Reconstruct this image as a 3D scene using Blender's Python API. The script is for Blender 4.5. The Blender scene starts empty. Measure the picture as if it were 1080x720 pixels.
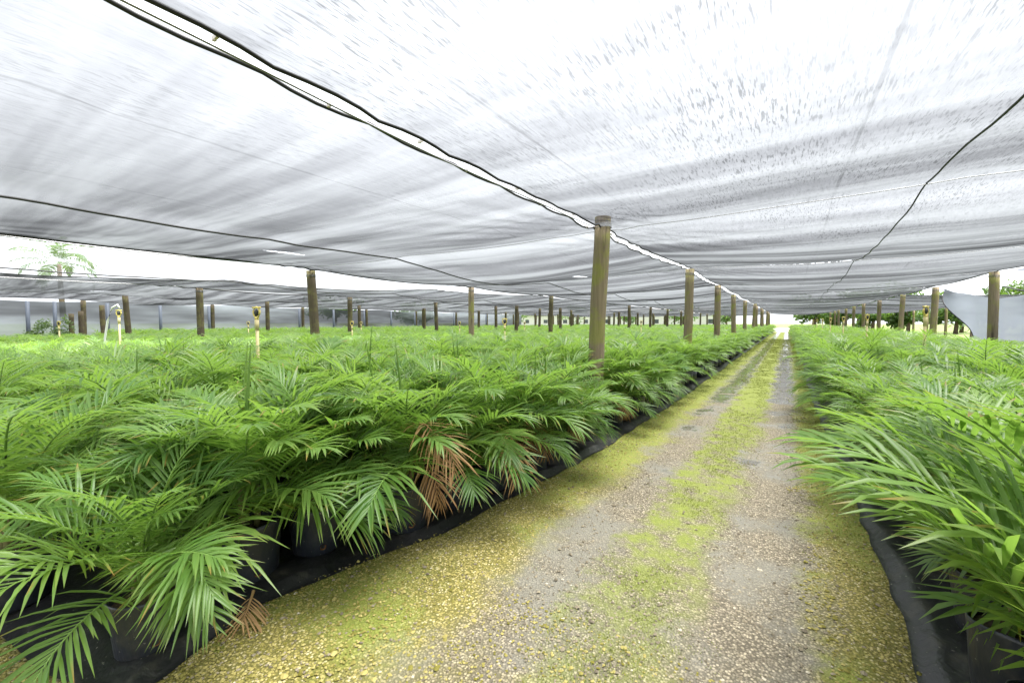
import bpy, bmesh, math, random
import numpy as np
from mathutils import Vector, Matrix
R = math.radians
rnd = random.Random(11)
C = bpy.context.scene.collection
SC = bpy.context.scene

# ------------------------------------------------------------------ helpers
def tag(o, label=None, cat=None, group=None, kind=None):
    if label: o['label'] = label
    if cat: o['category'] = cat
    if group: o['group'] = group
    if kind: o['kind'] = kind
    return o

def link(name, me, parent=None, loc=(0, 0, 0), rot=(0, 0, 0), sc=1.0):
    o = bpy.data.objects.new(name, me); C.objects.link(o)
    if parent: o.parent = parent
    o.location = loc; o.rotation_euler = rot
    o.scale = (sc, sc, sc) if not hasattr(sc, '__len__') else sc
    return o

def empty(name, loc, rz=0, sc=1.0):
    o = bpy.data.objects.new(name, None); C.objects.link(o)
    o.empty_display_size = .1
    o.location = loc; o.rotation_euler = (0, 0, rz); o.scale = (sc, sc, sc)
    return o

def tri_mesh(name, V, T, mats, mi=None, tone=None, smooth=True):
    V = np.asarray(V, np.float32); T = np.asarray(T, np.int32)
    me = bpy.data.meshes.new(name)
    me.vertices.add(len(V)); me.vertices.foreach_set('co', V.ravel())
    me.loops.add(T.size); me.loops.foreach_set('vertex_index', T.ravel())
    me.polygons.add(len(T))
    me.polygons.foreach_set('loop_start', np.arange(0, T.size, 3, dtype=np.int32))
    me.polygons.foreach_set('loop_total', np.full(len(T), 3, np.int32))
    for m in (mats if isinstance(mats, (list, tuple)) else [mats]): me.materials.append(m)
    if mi is not None: me.polygons.foreach_set('material_index', np.asarray(mi, np.int32))
    me.polygons.foreach_set('use_smooth', np.full(len(T), smooth, bool))
    if tone is not None:
        a = me.attributes.new('tone', 'FLOAT_COLOR', 'POINT')
        a.data.foreach_set('color', np.asarray(tone, np.float32).ravel())
    me.update(calc_edges=True)
    me.validate()
    return me

class MB:
    """collects triangles"""
    def __init__(s): s.V = []; s.T = []; s.M = []; s.C = []; s.n = 0
    def add(s, V, T, m=0, c=None):
        V = np.asarray(V, float).reshape(-1, 3); T = np.asarray(T, int).reshape(-1, 3)
        s.V.append(V); s.T.append(T + s.n); s.n += len(V)
        s.M.append(np.full(len(T), m, int) if np.isscalar(m) else np.asarray(m))
        if c is None: c = (.5, .5, .5, 1)
        c = np.asarray(c, float)
        s.C.append(np.tile(c, (len(V), 1)) if c.ndim == 1 else c)
    def tube(s, pts, rad, n=8, m=0, cap=True, c=None):
        P = [Vector(p) for p in pts]; k = len(P)
        rad = [rad] * k if np.isscalar(rad) else rad
        V = []; T = []
        for i, p in enumerate(P):
            t = (P[min(i + 1, k - 1)] - P[max(i - 1, 0)]).normalized()
            up = Vector((0, 0, 1)) if abs(t.z) < .9 else Vector((1, 0, 0))
            a = t.cross(up).normalized(); b = a.cross(t)
            for j in range(n):
                th = 2 * math.pi * j / n
                V.append(p + rad[i] * (math.cos(th) * a + math.sin(th) * b))
        for i in range(k - 1):
            for j in range(n):
                q = [i * n + j, i * n + (j + 1) % n, (i + 1) * n + (j + 1) % n, (i + 1) * n + j]
                T += [(q[0], q[1], q[2]), (q[0], q[2], q[3])]
        if cap:
            for e, i in ((0, 0), (1, k - 1)):
                V.append(P[i]); ci = len(V) - 1
                for j in range(n):
                    a_, b_ = i * n + j, i * n + (j + 1) % n
                    T.append((ci, b_, a_) if e == 0 else (ci, a_, b_))
        s.add(V, T, m, c)
    def box(s, c0, c1, m=0, c=None):
        x0, y0, z0 = c0; x1, y1, z1 = c1
        V = [(x0,y0,z0),(x1,y0,z0),(x1,y1,z0),(x0,y1,z0),(x0,y0,z1),(x1,y0,z1),(x1,y1,z1),(x0,y1,z1)]
        F = [(0,3,2,1),(4,5,6,7),(0,1,5,4),(1,2,6,5),(2,3,7,6),(3,0,4,7)]
        T = []
        for f in F: T += [(f[0],f[1],f[2]),(f[0],f[2],f[3])]
        s.add(V, T, m, c)
    def arrays(s):
        return np.concatenate(s.V), np.concatenate(s.T), np.concatenate(s.M), np.concatenate(s.C)
    def mesh(s, name, mats, smooth=True):
        V, T, M, Cc = s.arrays()
        return tri_mesh(name, V, T, mats, M, Cc, smooth)

def grid_tris(nu, nv, keep=None):
    T = []
    for i in range(nu - 1):
        for j in range(nv - 1):
            a = i * nv + j; b = a + 1; c = a + nv + 1; d = a + nv
            if keep is not None and not keep(i, j): continue
            T += [(a, d, c), (a, c, b)]
    return T

# smooth value noise for geometry
def vnoise(seed):
    g = np.random.RandomState(seed).rand(64, 64)
    def f(x, y):
        x = np.asarray(x, float); y = np.asarray(y, float)
        xi = np.floor(x).astype(int); yi = np.floor(y).astype(int)
        fx = x - xi; fy = y - yi
        fx = fx * fx * (3 - 2 * fx); fy = fy * fy * (3 - 2 * fy)
        a = g[xi % 64, yi % 64]; b = g[(xi + 1) % 64, yi % 64]
        c = g[xi % 64, (yi + 1) % 64]; d = g[(xi + 1) % 64, (yi + 1) % 64]
        return (a * (1 - fx) + b * fx) * (1 - fy) + (c * (1 - fx) + d * fx) * fy - .5
    return f
N1, N2, N3 = vnoise(1), vnoise(2), vnoise(3)

# ------------------------------------------------------------------ node helper
class NT:
    def __init__(s, name):
        s.m = bpy.data.materials.new(name); s.m.use_nodes = True
        s.t = s.m.node_tree; s.t.nodes.clear()
        s.out = s.t.nodes.new('ShaderNodeOutputMaterial')
    def n(s, typ, ins=None, **kw):
        nd = s.t.nodes.new('ShaderNode' + typ)
        for k, v in kw.items(): setattr(nd, k, v)
        for k, v in (ins or {}).items(): s.put(nd.inputs[k], v)
        return nd
    def put(s, sock, v):
        if hasattr(v, 'is_output') or isinstance(v, bpy.types.NodeSocket): s.t.links.new(v, sock)
        else:
            if sock.type == 'RGBA' and len(v) == 3: v = (*v, 1)
            sock.default_value = v
    def math(s, op, a, b=None, c=None, clamp=False):
        nd = s.t.nodes.new('ShaderNodeMath'); nd.operation = op; nd.use_clamp = clamp
        s.put(nd.inputs[0], a)
        if b is not None: s.put(nd.inputs[1], b)
        if c is not None: s.put(nd.inputs[2], c)
        return nd.outputs[0]
    def mix(s, f, a, b, blend='MIX'):
        nd = s.t.nodes.new('ShaderNodeMix'); nd.data_type = 'RGBA'; nd.blend_type = blend
        s.put(nd.inputs['Factor'], f); s.put(nd.inputs[6], a); s.put(nd.inputs[7], b)
        return nd.outputs[2]
    def ramp(s, f, *stops):
        nd = s.t.nodes.new('ShaderNodeValToRGB'); e = nd.color_ramp.elements
        while len(e) < len(stops): e.new(.5)
        for el, (p, c) in zip(e, stops):
            el.position = p; el.color = (c, c, c, 1) if np.isscalar(c) else (*c, 1)
        s.put(nd.inputs[0], f); return nd.outputs[0]
    def sstep(s, v, a, b, lo=0., hi=1.):
        nd = s.t.nodes.new('ShaderNodeMapRange'); nd.interpolation_type = 'SMOOTHSTEP'
        for i, x in enumerate((v, a, b, lo, hi)): s.put(nd.inputs[i], x)
        return nd.outputs[0]
    def noise(s, vec, scale, detail=3, rough=.5, dist=0):
        nd = s.n('TexNoise', {'Scale': scale, 'Detail': detail, 'Roughness': rough, 'Distortion': dist})
        if vec is not None: s.put(nd.inputs['Vector'], vec)
        return nd.outputs['Fac']
    def mapping(s, vec, scale=(1, 1, 1), loc=(0, 0, 0)):
        nd = s.n('Mapping'); s.put(nd.inputs['Vector'], vec)
        nd.inputs['Scale'].default_value = scale; nd.inputs['Location'].default_value = loc
        return nd.outputs[0]
    def bump(s, h, st=.3, d=.02):
        return s.n('Bump', {'Height': h, 'Strength': st, 'Distance': d}).outputs[0]
    def fin(s, sh): s.t.links.new(sh, s.out.inputs['Surface']); return s.m

def simple(name, col, rough=.6, spec=.4, var=.25, scale=12, bump=.2, bd=.01, stretch=(1, 1, 1), metal=0):
    t = NT(name); co = t.n('TexCoord').outputs['Object']
    v = t.mapping(co, stretch)
    f = t.noise(v, scale, 5, .6)
    dark = tuple(c * (1 - var) for c in col); lite = tuple(min(1, c * (1 + var)) for c in col)
    c = t.mix(f, dark, lite)
    b = t.n('BsdfPrincipled', {'Base Color': c, 'Roughness': rough, 'Specular IOR Level': spec, 'Metallic': metal, 'Normal': t.bump(f, bump, bd)})
    return t.fin(b.outputs[0])

# ------------------------------------------------------------------ materials
def leaf_mat(name, cdark, clite, dry=0.0, trans=.50, rough=.38):
    t = NT(name)
    at = t.n('Attribute', attribute_name='tone')
    sep = t.n('SeparateColor'); t.put(sep.inputs[0], at.outputs['Color'])
    rn = t.n('ObjectInfo').outputs['Random']
    co = t.n('TexCoord').outputs['Object']
    big = t.noise(t.n('NewGeometry').outputs['Position'], 1.7, 2)
    f = t.math('ADD', t.math('MULTIPLY', sep.outputs[0], .55), t.math('MULTIPLY', rn, .25))
    f = t.math('ADD', f, t.math('MULTIPLY', t.math('SUBTRACT', big, .5), 1.1), clamp=True)
    col = t.mix(f, cdark, clite)
    # blue channel of tone: how dry that leaflet's tip is ; green: position along leaflet
    tip = t.math('MULTIPLY', t.sstep(sep.outputs[1], .55, 1.0), sep.outputs[2])
    col = t.mix(tip, col, (.30, .17, .05))
    b = t.n('BsdfPrincipled', {'Base Color': col, 'Roughness': rough, 'Specular IOR Level': .45})
    tr = t.n('BsdfTranslucent', {'Color': t.mix(.5, col, (.30, .50, .05), 'MIX') if not dry else col})
    mx = t.n('MixShader', {0: trans, 1: b.outputs[0], 2: tr.outputs[0]})
    return t.fin(mx.outputs[0])

M = {}
M['leaf'] = leaf_mat('palm leaf', (.068, .165, .036), (.250, .380, .088))
M['rachis'] = simple('palm rachis', (.14, .24, .05), .45, .4, .3, 8, .1)
M['dry'] = leaf_mat('dry palm leaf', (.20, .095, .035), (.62, .42, .19), dry=1, trans=.25, rough=.7)
M['yellowing'] = leaf_mat('yellowing palm leaf', (.20, .24, .03), (.50, .40, .10), trans=.35, rough=.5)
M['sheath'] = simple('palm sheath', (.16, .15, .06), .6, .3, .5, 14, .4, .01, (1, 1, .2))
M['tree_leaf'] = leaf_mat('tree leaf', (.035, .085, .02), (.10, .17, .045), trans=.3, rough=.5)
M['shrub_leaf'] = leaf_mat('grey green leaf', (.07, .12, .05), (.16, .22, .10), trans=.3, rough=.6)
M['bark'] = simple('bark', (.16, .12, .09), .9, .2, .4, 8, .6, .03, (1, 1, .3))

def post_mat(name, k, g_):
    t = NT(name); co = t.n('TexCoord').outputs['Object']
    rn = t.n('ObjectInfo').outputs['Random']
    off = t.n('CombineXYZ'); t.put(off.inputs[2], t.math('MULTIPLY', rn, 37.))
    v = t.n('VectorMath', operation='ADD'); t.put(v.inputs[0], co); t.put(v.inputs[1], off.outputs[0])
    g = t.noise(t.mapping(v.outputs[0], (1, 1, .06)), 45, 5, .65)
    m = t.noise(v.outputs[0], 3.2, 4, .6)
    st = t.noise(t.mapping(v.outputs[0], (1, 1, .12)), 9, 3, .6)
    col = t.mix(g, tuple(k * c for c in (.12, .095, .062)), tuple(k * c for c in (.40, .32, .21)))
    col = t.mix(t.math('MULTIPLY', t.sstep(m, .46, .62), g_), col, t.mix(g, (.13, .14, .03), (.33, .32, .10)))
    col = t.mix(t.sstep(st, .55, .75), col, (.07, .055, .04))
    b = t.n('BsdfPrincipled', {'Base Color': col, 'Roughness': .85, 'Specular IOR Level': .25, 'Normal': t.bump(g, .9, .02)})
    return t.fin(b.outputs[0])
M['post'] = post_mat('weathered post wood', .86, .8); M['dark_post'] = post_mat('dark post wood', .36, .3)

def cloth_mat(name, holes=(), tint=(.066, .070, .075), amp=1.0, base=0.0, dens=1.0, slits=False, holes_only=False, bands=(.10, 1, 0)):
    t = NT(name)
    geo = t.n('NewGeometry'); pos = geo.outputs['Position']
    # a woven net lets less through the more slanting the ray: openness as a function of the angle to the thread plane
    dt = t.n('VectorMath', operation='DOT_PRODUCT'); t.put(dt.inputs[0], geo.outputs['Normal']); t.put(dt.inputs[1], geo.outputs['Incoming'])
    cs = t.math('ABSOLUTE', dt.outputs['Value'])
    op = t.ramp(cs, (0, .005), (.05, .025), (.12, .075), (.28, .24), (.50, .43), (1, .48))
    s1 = t.noise(t.mapping(pos, (1, .095, 1)), 92, 2, .6)
    s2 = t.noise(t.mapping(pos, (1, .12, 1)), 26, 3, .6)
    s3 = t.noise(pos, 1.1, 2, .5)
    dash = t.sstep(s1, .54, .62)
    patch = t.sstep(s3, .38, .62)
    k = t.math('SUBTRACT', 1.14, t.math('MULTIPLY', t.math('MULTIPLY', dash, t.math('ADD', .35, t.math('MULTIPLY', patch, .65))), .62 * amp))
    k = t.math('ADD', k, t.math('MULTIPLY', t.math('SUBTRACT', s2, .5), .25 + .3 * amp))
    k = t.math('ADD', k, t.math('MULTIPLY', t.math('SUBTRACT', s3, .5), .18))
    op = t.math('MULTIPLY', op, t.math('MULTIPLY', k, dens), clamp=True)
    # light and dark bands of the sagging, doubled net, put into its colour
    bn = t.noise(t.mapping(pos, bands), 1.15, 4, .62)
    tint = t.mix(t.sstep(bn, .36, .66), tuple(c * .22 for c in tint), tuple(c * 2.1 for c in tint))
    op = t.math('MULTIPLY', op, t.sstep(bn, .30, .58, .90, 1.02), clamp=True) if not holes_only else op
    if slits:   # laced joints across the panel at each line of posts: small openings between the lacing
        sp = t.n('SeparateXYZ'); t.put(sp.inputs[0], pos)
        ys_ = t.math('ADD', sp.outputs[1], t.math('MULTIPLY', t.math('SUBTRACT', t.noise(t.mapping(pos, (1, .02, 0)), 1.1, 2), .5), .5))
        dd = t.math('ABSOLUTE', t.math('SUBTRACT', t.math('PINGPONG', t.math('ADD', ys_, -5.62 + 61.5), 3.075), 0.))
        ln = t.sstep(dd, .075, .05)
        br = t.sstep(t.noise(t.mapping(pos, (1, .05, 0)), 9, 3, .6), .50, .56)
        ar = t.sstep(t.noise(t.mapping(pos, (.35, .12, 0), (3, 1, 0)), 1.0, 1), .47, .55)
        far_ = t.sstep(sp.outputs[1], 9., 9.5)
        op = t.math('MAXIMUM', op, t.math('MULTIPLY', t.math('MULTIPLY', ln, br), t.math('MULTIPLY', ar, far_)))
    if base: op = t.math('ADD', op, base, clamp=True)
    sx = t.n('SeparateXYZ'); t.put(sx.inputs[0], pos)
    sm = t.math('ABSOLUTE', t.math('ADD', t.math('PINGPONG', t.math('ADD', sx.outputs[0], 60.35), .92), t.math('MULTIPLY', t.math('SUBTRACT', t.noise(pos, 1.5, 2), .5), .03)))
    op = t.math('MULTIPLY', op, t.sstep(sm,   .005, .014, .72, 1.))      # sewn seams running along the panel
    for (hx, hy, hl, hw) in holes:
        d = t.n('VectorMath', operation='SUBTRACT'); t.put(d.inputs[0], pos); d.inputs[1].default_value = (hx, hy, 0)
        q = t.n('VectorMath', operation='MULTIPLY'); t.put(q.inputs[0], d.outputs[0]); q.inputs[1].default_value = (1 / hw, 1 / hl, 0)
        ln = t.n('VectorMath', operation='LENGTH'); t.put(ln.inputs[0], q.outputs[0])
        e = t.math('ADD', ln.outputs['Value'], t.math('MULTIPLY', t.math('SUBTRACT', t.noise(pos, 22, 3), .5), 1.6))
        op = t.math('MAXIMUM', op, t.sstep(e, 1.02, .95))
    dif = t.n('BsdfDiffuse', {'Color': tint}); trl = t.n('BsdfTranslucent', {'Color': tint})
    a = t.n('MixShader', {0: .5, 1: dif.outputs[0], 2: trl.outputs[0]})
    tp = t.n('BsdfTransparent', {'Color': (.985, .99, 1)})
    mx = t.n('MixShader', {0: op, 1: a.outputs[0], 2: tp.outputs[0]})
    return t.fin(mx.outputs[0])
M['cloth'] = cloth_mat('shade cloth', slits=True)
M['cloth_torn'] = cloth_mat('torn shade cloth', holes=((-7.55, 4.05, .34, .10), (-4.3, 9.6, .4, .08)), amp=.45)
M['cloth_veil'] = cloth_mat('thin shade cloth', holes=((-15.3, 3.1, .35, .12), (-21.5, 4.6, .3, .14)))
M['curtain'] = cloth_mat('curtain cloth', tint=(.17, .183, .215), amp=.3, dens=.16, bands=(.05, .05, .35))
M['haze_film'] = cloth_mat('thin clear film', tint=(.12, .12, .125), amp=.0, base=.68, bands=(.3, .3, 0))  # added sheet, its pale scatter stands in for haze over the palm tree
M['steel'] = simple('blue grey paint', (.11, .13, .17), .6, .4, .2, 6)
M['hem'] = simple('black hem tape', (.018, .018, .02), .6, .3, .3, 30)
M['wire'] = simple('galvanised cable', (.25, .25, .26), .4, .5, .2, 40, .1, .002, (1, 1, 1), .8)
M['blackwire'] = simple('black cable', (.03, .03, .032), .5, .3, .2, 40)
M['clip'] = simple('clip plastic', (.55, .50, .50), .5, .4, .2, 40)

def plastic_mat(name, col, rough, wr=1.0):
    t = NT(name); co = t.n('TexCoord').outputs['Object']
    rn = t.n('ObjectInfo').outputs['Random']
    v = t.n('VectorMath', operation='ADD'); t.put(v.inputs[0], co)
    cb = t.n('CombineXYZ'); t.put(cb.inputs[0], t.math('MULTIPLY', rn, 19)); t.put(v.inputs[1], cb.outputs[0])
    w = t.noise(t.mapping(v.outputs[0], (1, 1, .35)), 8, 4, .55, .25)
    d = t.noise(v.outputs[0], 5, 5, .65)
    sp = t.noise(v.outputs[0], 60, 2, .5)
    c = t.mix(t.math('MULTIPLY', t.sstep(d, .52, .75), .35), col, (.13, .115, .085))
    c = t.mix(t.math('MULTIPLY', t.sstep(sp, .70, .74), .5), c, (.35, .33, .28))
    rg = t.math('ADD', rough, t.math('MULTIPLY', d, .25))
    b = t.n('BsdfPrincipled', {'Base Color': c, 'Roughness': rg, 'Specular IOR Level': .55, 'Normal': t.bump(w, .55 * wr, .02)})
    return t.fin(b.outputs[0])
M['bag'] = plastic_mat('black grow bag', (.018, .022, .030), .26, 1.5)
M['mat'] = plastic_mat('black ground plastic', (.013, .013, .015), .34, 1.3)

def soil_mat():
    t = NT('potting mix'); co = t.n('TexCoord').outputs['Object']
    f = t.noise(co, 60, 4, .7)
    vo = t.n('TexVoronoi', {'Scale': 55.}); t.put(vo.inputs['Vector'], co)
    sp = t.sstep(vo.outputs['Distance'], .20, .14)
    c = t.mix(f, (.02, .014, .009), (.09, .06, .035))
    pick = t.n('SeparateColor'); t.put(pick.inputs[0], vo.outputs['Color'])
    c = t.mix(t.math('MULTIPLY', sp, t.sstep(pick.outputs[0], .75, .8)), c, (.65, .63, .58))
    b = t.n('BsdfPrincipled', {'Base Color': c, 'Roughness': .9, 'Normal': t.bump(f, .8, .015)})
    return t.fin(b.outputs[0])
M['soil'] = soil_mat()
M['pvc'] = simple('cream pvc pipe', (.50, .43, .22), .45, .4, .15, 10)
M['brass'] = simple('yellow plastic head', (.62, .50, .13), .4, .5, .2, 20)
M['nozzle'] = simple('dark nozzle', (.03, .03, .03), .5, .4, .2, 20)
M['concrete'] = simple('pale concrete', (.48, .46, .42), .85, .3, .2, 3, .3)
M['whitewall'] = simple('pale wall paint', (.62, .61, .58), .8, .3, .12, 1.2, .1)
M['roofing'] = simple('grey roofing', (.32, .31, .31), .7, .3, .2, 1.5, .1)
M['glass'] = simple('dark pane', (.06, .07, .08), .12, .5, .1, 1)
M['hose'] = simple('white hose', (.62, .62, .60), .5, .4, .1, 20)

def track_mat():
    t = NT('mossy gravel'); co = t.n('TexCoord').outputs['Object']
    sep = t.n('SeparateXYZ'); t.put(sep.inputs[0], co); X, Y = sep.outputs[0], sep.outputs[1]
    n1 = t.noise(co, 1.3, 4, .6); n2 = t.noise(co, 5.5, 4, .65); n3 = t.noise(co, 28, 3, .6)
    xw = t.math('ADD', X, t.math('ADD', t.math('MULTIPLY', t.math('SUBTRACT', n1, .5), .55), t.math('MULTIPLY', t.math('SUBTRACT', n2, .5), .45)))
    # stones
    vo = t.n('TexVoronoi', {'Scale': 82., 'Randomness': 1.}); t.put(vo.inputs['Vector'], co)
    vs = t.n('SeparateColor'); t.put(vs.inputs[0], vo.outputs['Color'])
    gap = t.sstep(vo.outputs['Distance'], .35, .75)
    stone = t.ramp(vs.outputs[0], (0, (.15, .125, .09)), (.4, (.22, .19, .135)), (.75, (.29, .25, .175)), (1, (.44, .38, .27)))
    stone = t.mix(gap, stone, (.10, .085, .058))
    ystone = t.ramp(vs.outputs[1], (0, (.13, .115, .022)), (.4, (.26, .225, .045)), (.75, (.37, .31, .10)), (1, (.56, .49, .28)))
    ystone = t.mix(gap, ystone, (.13, .12, .022))
    moss = t.mix(n3, (.105, .145, .022), (.285, .32, .052))
    # masks
    yc = t.math('MINIMUM', Y, 10.)
    lsh = t.math('SUBTRACT', xw, t.math('MULTIPLY', t.math('MAXIMUM', t.math('SUBTRACT', yc, 3.), 0.), .02))
    lv = t.sstep(lsh, -1.18, -1.55)
    cen = t.math('ABSOLUTE', t.math('SUBTRACT', xw, t.math('ADD', -.66, t.math('MULTIPLY', yc, .013))))
    cen = t.math('SUBTRACT', cen, t.math('MULTIPLY', yc, .003))
    rv = t.sstep(xw, .06, .30)
    verge = t.math('MAXIMUM', lv, rv)
    front = t.sstep(t.math('ADD', Y, t.math('MULTIPLY', n2, 1.5)), 2.9, 1.2)
    yel = t.math('MAXIMUM', verge, t.math('MULTIPLY', front, t.sstep(n2, .38, .58)))
    ctr = t.math('MULTIPLY', t.sstep(cen, .34, .16), t.sstep(t.math('ADD', Y, t.math('MULTIPLY', n1, 2.)), 1.6, 4.4, .35, 1.))
    far = t.sstep(Y, 5., 12.)
    mg = t.math('MULTIPLY', ctr, t.sstep(t.math('ADD', n2, t.math('MULTIPLY', far, .3)), .30, .62))
    mg2 = t.math('MULTIPLY', verge, t.math('MULTIPLY', t.sstep(t.math('ADD', n1, t.math('MULTIPLY', t.sstep(Y, 2.5, 6.), .40)), .46, .66), .9))
    c = t.mix(t.math('MULTIPLY', yel, .9), stone, ystone)
    c = t.mix(t.math('MULTIPLY', t.math('MAXIMUM', mg, mg2), .92), c, moss)
    # fine grey silt and water lying in the wheel tracks
    rut = t.math('SUBTRACT', 1., t.math('MAXIMUM', yel, ctr), clamp=True)
    silt = t.math('MULTIPLY', rut, t.sstep(n1, .42, .62))
    c = t.mix(t.math('MULTIPLY', silt, .80), c, (.20, .192, .158))
    wetn = t.math('ADD', n1, t.sstep(Y, 6., 15., -.06, .36))
    wet = t.math('MULTIPLY', rut, t.sstep(wetn, .50, .62))
    wet = t.math('MULTIPLY', wet, t.sstep(Y, 2.6, 4.0))
    c = t.mix(wet, c, t.mix(1., c, (.55, .55, .55), 'MULTIPLY'))
    rough = t.math('SUBTRACT', .85, t.math('MULTIPLY', wet, .79))
    h = t.math('ADD', t.math('MULTIPLY', t.math('SUBTRACT', 1., gap), 1.), t.math('MULTIPLY', n3, .6))
    h = t.math('MULTIPLY', h, t.math('SUBTRACT', 1., wet))
    b = t.n('BsdfPrincipled', {'Base Color': c, 'Roughness': rough, 'Specular IOR Level': t.math('ADD', .4, t.math('MULTIPLY', wet, .5)), 'Normal': t.bump(h, .7, .009)})
    return t.fin(b.outputs[0])
M['track'] = track_mat()

def lawn_mat():
    t = NT('lawn'); co = t.n('TexCoord').outputs['Object']
    f = t.noise(co, .35, 4, .6); g = t.noise(co, 9, 4, .7)
    c = t.mix(g, (.07, .11, .025), (.16, .20, .05)); c = t.mix(t.sstep(f, .5, .7), c, (.22, .21, .12))
    b = t.n('BsdfPrincipled', {'Base Color': c, 'Roughness': .95, 'Normal': t.bump(g, .5, .05)})
    return t.fin(b.outputs[0])
M['lawn'] = lawn_mat()

def tone_mat(name, rough=.85):
    t = NT(name); at = t.n('Attribute', attribute_name='tone')
    n = t.noise(t.n('TexCoord').outputs['Object'], 160, 3, .6)
    c = t.mix(t.math('MULTIPLY', n, .5), at.outputs['Color'], t.mix(1., at.outputs['Color'], (.45, .45, .45), 'MULTIPLY'))
    b = t.n('BsdfPrincipled', {'Base Color': c, 'Roughness': rough, 'Specular IOR Level': .3})
    return t.fin(b.outputs[0])
M['stones'] = tone_mat('gravel stones'); M['moss'] = tone_mat('moss tufts')

# ------------------------------------------------------------------ the setting: ground, gravel, moss
EDGE_S = [.46, .85, 1.05, 1.55, 2.15, 3.15, 4.8, 10, 80]
EDGE_X = [-2.14, -2.27, -2.33, -2.24, -2.04, -1.92, -1.80, -1.74, -1.72]
def xedge(s): return np.interp(s, EDGE_S, EDGE_X)
RIGHT = .50

me = tri_mesh('ground', [(-700, -700, -.05), (700, -700, -.05), (700, 700, -.05), (-700, 700, -.05)], [(0, 1, 2), (0, 2, 3)], M['lawn'])
tag(link('ground', me), kind='structure')
xs = np.linspace(-34, 6.5, 163); ys = np.concatenate([np.linspace(-6, 14, 161), np.linspace(14.4, 84, 120)])
XX, YY = np.meshgrid(xs, ys, indexing='ij')
ZZ = .02 * N1(XX * 1.1, YY * .6) + .012 * N2(XX * 3, YY * 3)
ZZ -= .02 * np.exp(-((XX + 1.36) / .25) ** 2) + .02 * np.exp(-((XX + .22) / .25) ** 2)
tag(link('gravel_track', tri_mesh('gravel_track', np.stack([XX, YY, ZZ], -1).reshape(-1, 3), grid_tris(len(xs), len(ys)), M['track'])), kind='structure')
def gz(x, y):
    return .02 * N1(x * 1.1, y * .6) + .012 * N2(x * 3, y * 3) - .02 * np.exp(-((x + 1.36) / .25) ** 2) - .02 * np.exp(-((x + .22) / .25) ** 2)
# the pale drive outside the far end
yy = np.linspace(80, 140, 13)
V = [(x, y, -.03 if y > 86 else .012) for y in yy for x in (-3.2, 1.8)]
T = []
for i in range(12): a = 2 * i; T += [(a, a + 1, a + 3), (a, a + 3, a + 2)]
tag(link('drive', tri_mesh('drive', V, T, M['concrete'])), kind='structure')

rs = np.random.RandomState(5)
def scatter_stones(n):
    out = MB()
    base = np.array([(1,0,0),(-1,0,0),(0,1,0),(0,-1,0),(0,0,1),(0,0,-.6),(.7,.7,.35),(-.7,.7,.3),(.7,-.7,.3),(-.7,-.7,.35)], float)
    hull = [(0,6,4),(6,2,4),(2,7,4),(7,1,4),(1,9,4),(9,3,4),(3,8,4),(8,0,4),(0,5,6),(6,5,2),(2,5,7),(7,5,1),(1,5,9),(9,5,3),(3,5,8),(8,5,0)]
    hull = np.array(hull)
    Vs = []; Ts = []; Cs = []; k = 0
    while k < n:
        s = .45 + 8.5 * rs.rand() ** 1.9
        if rs.rand() < .16 : x = rs.uniform(-5.5, -2.4); s = rs.uniform(-.6, .42)
        else: x = rs.uniform(float(xedge(s)) - .02, RIGHT + .02)
        m = N1(x * 1.3 + 9, s * 1.3) * .5 + N2(x * 4, s * 4) * .4
        xx = x + m * .5
        yel = xx < -1.3 or xx > .15 or s < 1.9 and rs.rand() < .55
        ctr = abs(xx + .72) < .28
        if ctr and s > 2.5 and rs.rand() < .85: continue
        if not yel and rs.rand() < .62: continue
        r = rs.uniform(.0025, .0085) * (1.7 if rs.rand() < .06 else 1)
        P = base * (rs.uniform(.65, 1.25, 3) * (1, 1, .75)) * r
        P += rs.uniform(-.15, .15, P.shape) * r
        a = rs.rand() * 6.28; ca, sa = math.cos(a), math.sin(a)
        P = np.stack([P[:, 0] * ca - P[:, 1] * sa, P[:, 0] * sa + P[:, 1] * ca, P[:, 2]], -1)
        P += (x, s, float(gz(x, s)) + r * .25)
        Vs.append(P); Ts.append(hull + 10 * k)
        if yel and rs.rand() < .84:
            q = rs.rand(); c = np.array((.18, .165, .025)) * (1 - q) + np.array((.46, .39, .14)) * q
        elif rs.rand() < .05: c = np.array((.58, .52, .40))
        else:
            q = rs.rand(); c = np.array((.16, .135, .095)) * (1 - q) + np.array((.34, .29, .20)) * q
        Cs.append(np.tile((*c, 1), (10, 1))); k += 1
    return tri_mesh('gravel', np.concatenate(Vs), np.concatenate(Ts), M['stones'], None, np.concatenate(Cs), False)
tag(link('gravel', scatter_stones(34000)), 'loose yellowish gravel strewn over the track', 'gravel', kind='stuff')

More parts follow.
